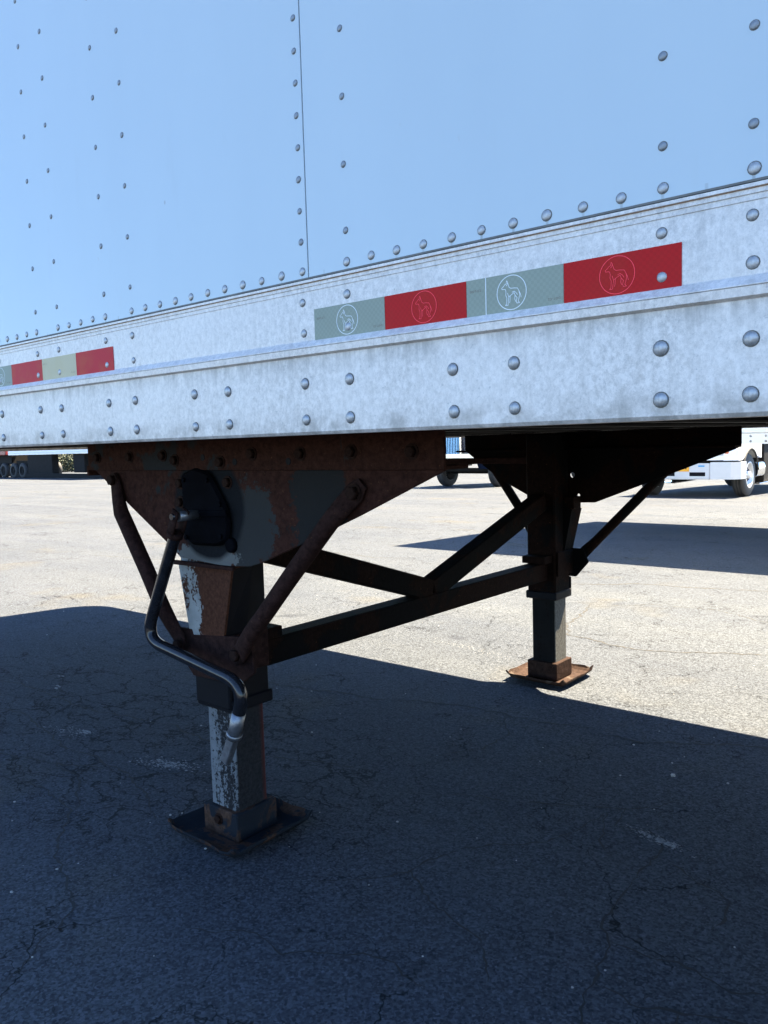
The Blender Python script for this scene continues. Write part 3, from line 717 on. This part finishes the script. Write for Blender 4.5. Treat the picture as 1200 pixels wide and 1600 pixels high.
# white truck facing the yard
def white_truck():
    xc, ya = -4.86, 18.2; zg = gz(ya)
    t = thing('truck', 'white truck with silver bumper and yellow number plate, nose towards the trailer', 'truck', (xc, ya, zg))
    yf = 17.3
    # bumper: centre and two wrapped ends
    b = B(); b.prism_z([(xc-.62, yf-.05), (xc+.62, yf-.05), (xc+.62, yf+.16), (xc-.62, yf+.16)], .045, .405); bmesh.ops.bevel(b.bm, geom=b.bm.edges[:], offset=.02, segments=2, affect='EDGES')
    bp = b.build('bumper', 'bumper', t, 40)
    for s in (-1, 1):
        e = B(); lo = [(xc+s*.624, yf-.05), (xc+s*1.05, yf-.03), (xc+s*1.22, yf+.12), (xc+s*1.25, yf+.42), (xc+s*1.17, yf+.42), (xc+s*1.0, yf+.14), (xc+s*.624, yf+.15)]
        e.hull([(x, y, .05) for x, y in lo], [(x, y, .43) for x, y in lo]); e.build('bumper_end', 'bumper', bp, 30)
        B().box(min(xc+s*.16, xc+s*.52), max(xc+s*.16, xc+s*.52), yf-.056, yf-.03, .115, .215, .012).build('fog_slot', 'black', bp)
        h = B(); hl = [(xc+s*.62, yf+.02), (xc+s*.98, yf+.05), (xc+s*1.10, yf+.20), (xc+s*1.05, yf+.26), (xc+s*.62, yf+.14)]
        h.hull([(x, y, .575) for x, y in hl], [(x, y, .705) for x, y in hl]); hd = h.build('headlight', 'lens', t, 40)
        B().box(min(xc+s*.90, xc+s*.99), max(xc+s*.90, xc+s*.99), yf+.028, yf+.07, .600, .675, .01).build('indicator', 'amber', hd)
        # fender: panel round the wheel arch
        f = B(); ro, cz, cy = .58, zg+.5, ya; prof_ = [(yf+.02, .462), (yf+.02, .575), (yf+.06, .71), (yf+.22, .86), (ya-.2, 1.02), (ya+.85, 1.05), (ya+.85, .47), (ya+.60, .47)]
        arc = [(cy+ro*math.cos(a), cz+ro*math.sin(a)) for a in [R(20+14*k) for k in range(11)]]
        prof_ = prof_[:-1]+[p for p in arc if p[1] > .47]+[(yf+.30, .462)]
        xa, xb = sorted((xc+s*.88, xc+s*1.20)); f.prism_x(prof_, xa, xb); f.build('fender', 'truckwhite', t, 30)
        lip = B(); la = [(cy+ro*math.cos(a), cz+ro*math.sin(a)) for a in [R(8+12*k) for k in range(14)]]
        lip.sweep([(xc+s*1.205, y, z) for y, z in la], .028, .022, 8, Vector((1, 0, 0))).build('arch_lip', 'rubber', t)
        wheel(t, xc+s*1.045, ya, zg+.49, .49, .28, 'X', s)
        B().box(*sorted((xc+s*.72, xc+s*1.12)), ya+1.35, ya+2.6, -.12, .79, .02).build('battery_box', 'dark', t)
        tk = B(); tk.sweep([(xc+s*.98, ya+.66, .20), (xc+s*.98, ya+1.25, .20)], .20, .20, 24, Vector((1, 0, 0)), .3); tk.build('fuel_tank', 'chrome', t, 40)
        B().box(*sorted((xc+s*.80, xc+s*1.18)), ya+.80, ya+2.3, -.15, -.121, .006).build('side_step', 'chrome', t)
    B().box(xc-.16, xc+.16, yf-.060, yf-.0505, .225, .385, .004).build('number_plate', 'plate_y', bp)
    B().box(xc+.36, xc+.50, yf-.0515, yf-.0495, .330, .362).build('sticker', 'sticker', bp)
    for k in range(5): B().box(xc-.12+.05*k, xc-.095+.05*k, yf-.0615, yf-.0602, .275, .335).build('plate_character', 'black', bp)
    B().prism_x([(yf+.05, .47), (yf+.10, .95), (yf+.35, 1.15), (ya+.8, 1.32), (ya+.8, .47)], xc-.875, xc+.875).build('hood', 'truckwhite', t, 30)
    gr = B(); gr.box(xc-.55, xc+.55, yf+.02, yf+.049, .50, .93, .01); gr.build('grille', 'black', t)
    c = B(); c.prism_x([(ya+.855, .47), (ya+.855, 1.35), (ya+1.15, 2.25), (ya+2.6, 2.35), (ya+2.6, .80), (ya+1.0, .80), (ya+1.0, .47)], xc-1.15, xc+1.15); c.build('cab', 'truckwhite', t, 30)
    w = B(); w.hull([(xc-1.0, ya+.872, 1.45), (xc+1.0, ya+.872, 1.45), (xc+.95, ya+1.09, 2.1), (xc-.95, ya+1.09, 2.1)], [(xc-1.0, ya+.895, 1.45), (xc+1.0, ya+.895, 1.45), (xc+.95, ya+1.115, 2.1), (xc-.95, ya+1.115, 2.1)]); w.build('windscreen', 'glass', t)
    B().box(xc+1.1505, xc+1.16, ya+1.25, ya+2.2, 1.40, 2.05).build('side_window', 'glass', t)
    fr = B()
    for s in (-1, 1): fr.box(xc+s*.42-.05, xc+s*.42+.05, yf+.2, ya+8.0, .32, .56)
    fr.build('chassis', 'dark', t); B().cyl((xc-.95, ya, zg+.49), (xc+.95, ya, zg+.49), .07).build('front_axle', 'dark', t)
    B().box(xc-1.25, xc+1.25, ya+2.8, ya+8.2, .62, 3.2, .01).build('cargo_box', 'truckwhite', t)
    B().box(xc-1.2, xc+1.2, ya+2.8, ya+8.1, .5605, .6195).build('subframe', 'dark', t)
    for s in (-1, 1): wheel(t, xc+s*.95, ya+6.2, gz(ya+6.2)+.49, .49, .5, 'X', s)
    return t
white_truck()

def blue_truck():
    xc, ya = -13.25, 21.3; zg = gz(ya); yf = 20.05
    t = thing('truck', 'deep blue truck with chrome grille and bumper seen through the gap under the trailer', 'truck', (xc, ya, zg))
    gx = xc
    g_ = B(); g_.box(gx-.36, gx+.36, yf+.02, yf+.08, .62, 1.62, .02); gr = g_.build('grille', 'blue', t)
    for k in range(-5, 6):
        b = B(); b.hull([(gx+k*.060-.014, yf-.012, .63), (gx+k*.060+.014, yf-.012, .63), (gx+k*.060+.014, yf+.019, .63), (gx+k*.060-.014, yf+.019, .63)],
                        [(gx+k*.066-.014, yf-.012, 1.60), (gx+k*.066+.014, yf-.012, 1.60), (gx+k*.066+.014, yf+.019, 1.60), (gx+k*.066-.014, yf+.019, 1.60)])
        b.build('grille_bar', 'bluechrome', gr)
    fr = B(); fr.box(gx-.42, gx-.365, yf-.02, yf+.08, .60, 1.66, .01); fr.box(gx+.365, gx+.42, yf-.02, yf+.08, .60, 1.66, .01); fr.box(gx-.42, gx+.42, yf-.02, yf+.08, 1.661, 1.72, .01); fr.build('grille_surround', 'chrome', gr)
    bp = B(); lo = [(xc-1.2, yf+.35), (xc-1.12, yf+.02), (xc-.7, yf-.14), (xc+.7, yf-.14), (xc+1.12, yf+.02), (xc+1.2, yf+.35), (xc+1.1, yf+.35), (xc+1.02, yf+.10), (xc+.66, yf-.04), (xc-.66, yf-.04), (xc-1.02, yf+.10), (xc-1.1, yf+.35)]
    bp.hull([(x, y, .47) for x, y in lo], [(x, y, .655) for x, y in lo]); bp.build('bumper', 'chrome', t, 30)
    B().prism_x([(yf+.09, .60), (yf+.09, 1.66), (ya+1.0, 1.85), (ya+1.0, .60)], xc-.62, xc+.62).build('hood', 'blue', t, 30)
    for s in (-1, 1):
        f = B(); xa, xb = sorted((xc+s*.63, xc+s*1.18)); ro, cz = .60, zg+.5
        arc = [(ya+ro*math.cos(a), cz+ro*math.sin(a)) for a in [R(10+16*k) for k in range(11)]]
        f.prism_x([(yf+.40, .62), (yf+.45, 1.0), (ya-.3, 1.28), (ya+.9, 1.30), (ya+.9, .2), (ya+.62, .2)]+arc, xa, xb); f.build('fender', 'blue', t, 30)
        B().box(min(xc+s*.70, xc+s*1.05), max(xc+s*.70, xc+s*1.05), yf+.36, yf+.42, .76, .92, .02).build('headlight', 'lens', t)
        wheel(t, xc+s*1.03, ya, zg+.51, .51, .29, 'X', s)
    B().cyl((xc-.9, ya, zg+.50), (xc+.9, ya, zg+.50), .075).build('front_axle', 'dark', t)
    b = B(); b.box(xc-.85, xc+.85, ya-.35, ya-.25, .05, .17, .01); b.box(xc-.5, xc+.5, ya+.2, ya+.3, zg+.44, zg+.56); b.build('steering_linkage', 'dark', t)
    c = B(); c.prism_x([(ya+1.0, .45), (ya+1.0, 1.9), (ya+1.25, 2.75), (ya+3.6, 3.1), (ya+3.6, .45)], xc-1.12, xc+1.12); c.build('cab', 'blue', t, 30)
    w = B(); w.hull([(xc-.95, ya+1.02, 1.98), (xc+.95, ya+1.02, 1.98), (xc+.9, ya+1.20, 2.62), (xc-.9, ya+1.20, 2.62)], [(xc-.95, ya+.99, 1.98), (xc+.95, ya+.99, 1.98), (xc+.9, ya+1.17, 2.62), (xc-.9, ya+1.17, 2.62)]); w.build('windscreen', 'glass', t)
    fr = B()
    for s in (-1, 1): fr.box(xc+s*.42-.05, xc+s*.42+.05, yf+.3, ya+7.5, .30, .58)
    fr.build('chassis', 'dark', t)
    for s in (-1, 1): wheel(t, xc+s*.95, ya+6.0, gz(ya+6)+.51, .51, .5, 'X', s)
blue_truck()

# far row at the left
def far_row():
    simple_trailer('white trailer far off with black tyres and a dark strip for its ground shadow, seen under the rail', -52.6, -39.0, 24.0, 26.6, .98, 3.9, gz(25), bogie=-51.2)
    t2 = W_last()
    t = thing('tractor_unit', 'red truck standing at the end of the far white trailer', 'truck', (-56.0, 25.2, gz(25.2)))
    zg = gz(25.2)
    B().box(-57.6, -53.0, 24.1, 26.4, .98, 3.2, .05).build('body', 'red', t); B().box(-57.6, -53.0, 24.5, 26.0, .35, .979).build('chassis', 'dark', t)
    for x in (-57.0, -54.6, -53.6):
        for y, o in ((24.3, -1), (26.2, 1)):
            b = B(); b.lathe([(-.13, .32), (-.13, .44), (-.09, .5), (.09, .5), (.13, .44), (.13, .32)], (x, y, zg+.5), 'Y', 24, False); ty = b.build('wheel', 'rubber', t)
            B().lathe([(-o*.08, .29), (o*.12, .29), (o*.05, .2), (o*.1, .08)], (x, y, zg+.5), 'Y', 20).build('rim', 'dark', ty)
def W_last(): return None
far_row()
tl = [o for o in bpy.data.objects if o.name == 'semi_trailer.002'][0]
b = B(); b.box(-49.8, -46.6, 24.05, 24.5, gz(24)+.22, .96, .03); b.build('side_box', 'dark', tl)
b = B(); b.box(-52.3, -39.6, 24.03, 24.10, gz(24)+.03, gz(24)+.30, .01); b.build('shadow_strip', 'dark', tl)  # added dark bar in place of the trailer's shadow on the ground
b = B(); b.box(-44.3, -43.0, 24.2, 24.8, gz(24)+.35, .96, .03); b.build('spare_wheel_carrier', 'dark', tl)
for x in (-42.2,):
    for y in (24.5, 26.1): B().box(x-.07, x+.07, y-.07, y+.07, gz(y)+.004, 1.0).build('landing_leg', 'dark', tl)
def shrub(x, y, h, w, label, seed):
    rd = random.Random(seed); z0 = gz(y); t = thing('shrub', label, 'shrub', (x, y, z0), 'shrubs beyond the far trailer')
    s = B()
    for k in range(5):
        a = rd.uniform(0, 6.28); s.sweep([(x, y, z0-.02), (x+.3*w*math.cos(a), y+.3*w*math.sin(a), z0+h*.5), (x+.45*w*math.cos(a), y+.45*w*math.sin(a), z0+h*.85)], [.05, .03, .012], None, 6, Vector((.3, .9, .1)))
    s.build('stem', 'bark', t); l = B()
    for _ in range(1500):
        c = Vector((rd.gauss(0, .33)*w, rd.gauss(0, .33)*w, h*rd.uniform(.05, 1.0)*rd.uniform(.6, 1.05))); c += Vector((x, y, z0))
        u = Vector((rd.gauss(0, 1), rd.gauss(0, 1), rd.gauss(0, 1))).normalized()*.09; v = u.cross(Vector((rd.gauss(0, 1), rd.gauss(0, 1), rd.gauss(0, 1)))).normalized()*.05
        l.bm.faces.new([l.bm.verts.new(c+q) for q in (u, v, -u, -v)])
    l.build('foliage', 'leaf', t)
for i in range(9):
    shrub(-74+1.35*i, 35+.5*(i % 3), 1.5+.25*(i % 4), 1.7, 'leafy green shrub in the hedge seen through the gap under the far trailer', 40+i)
print('objects', len(bpy.data.objects))
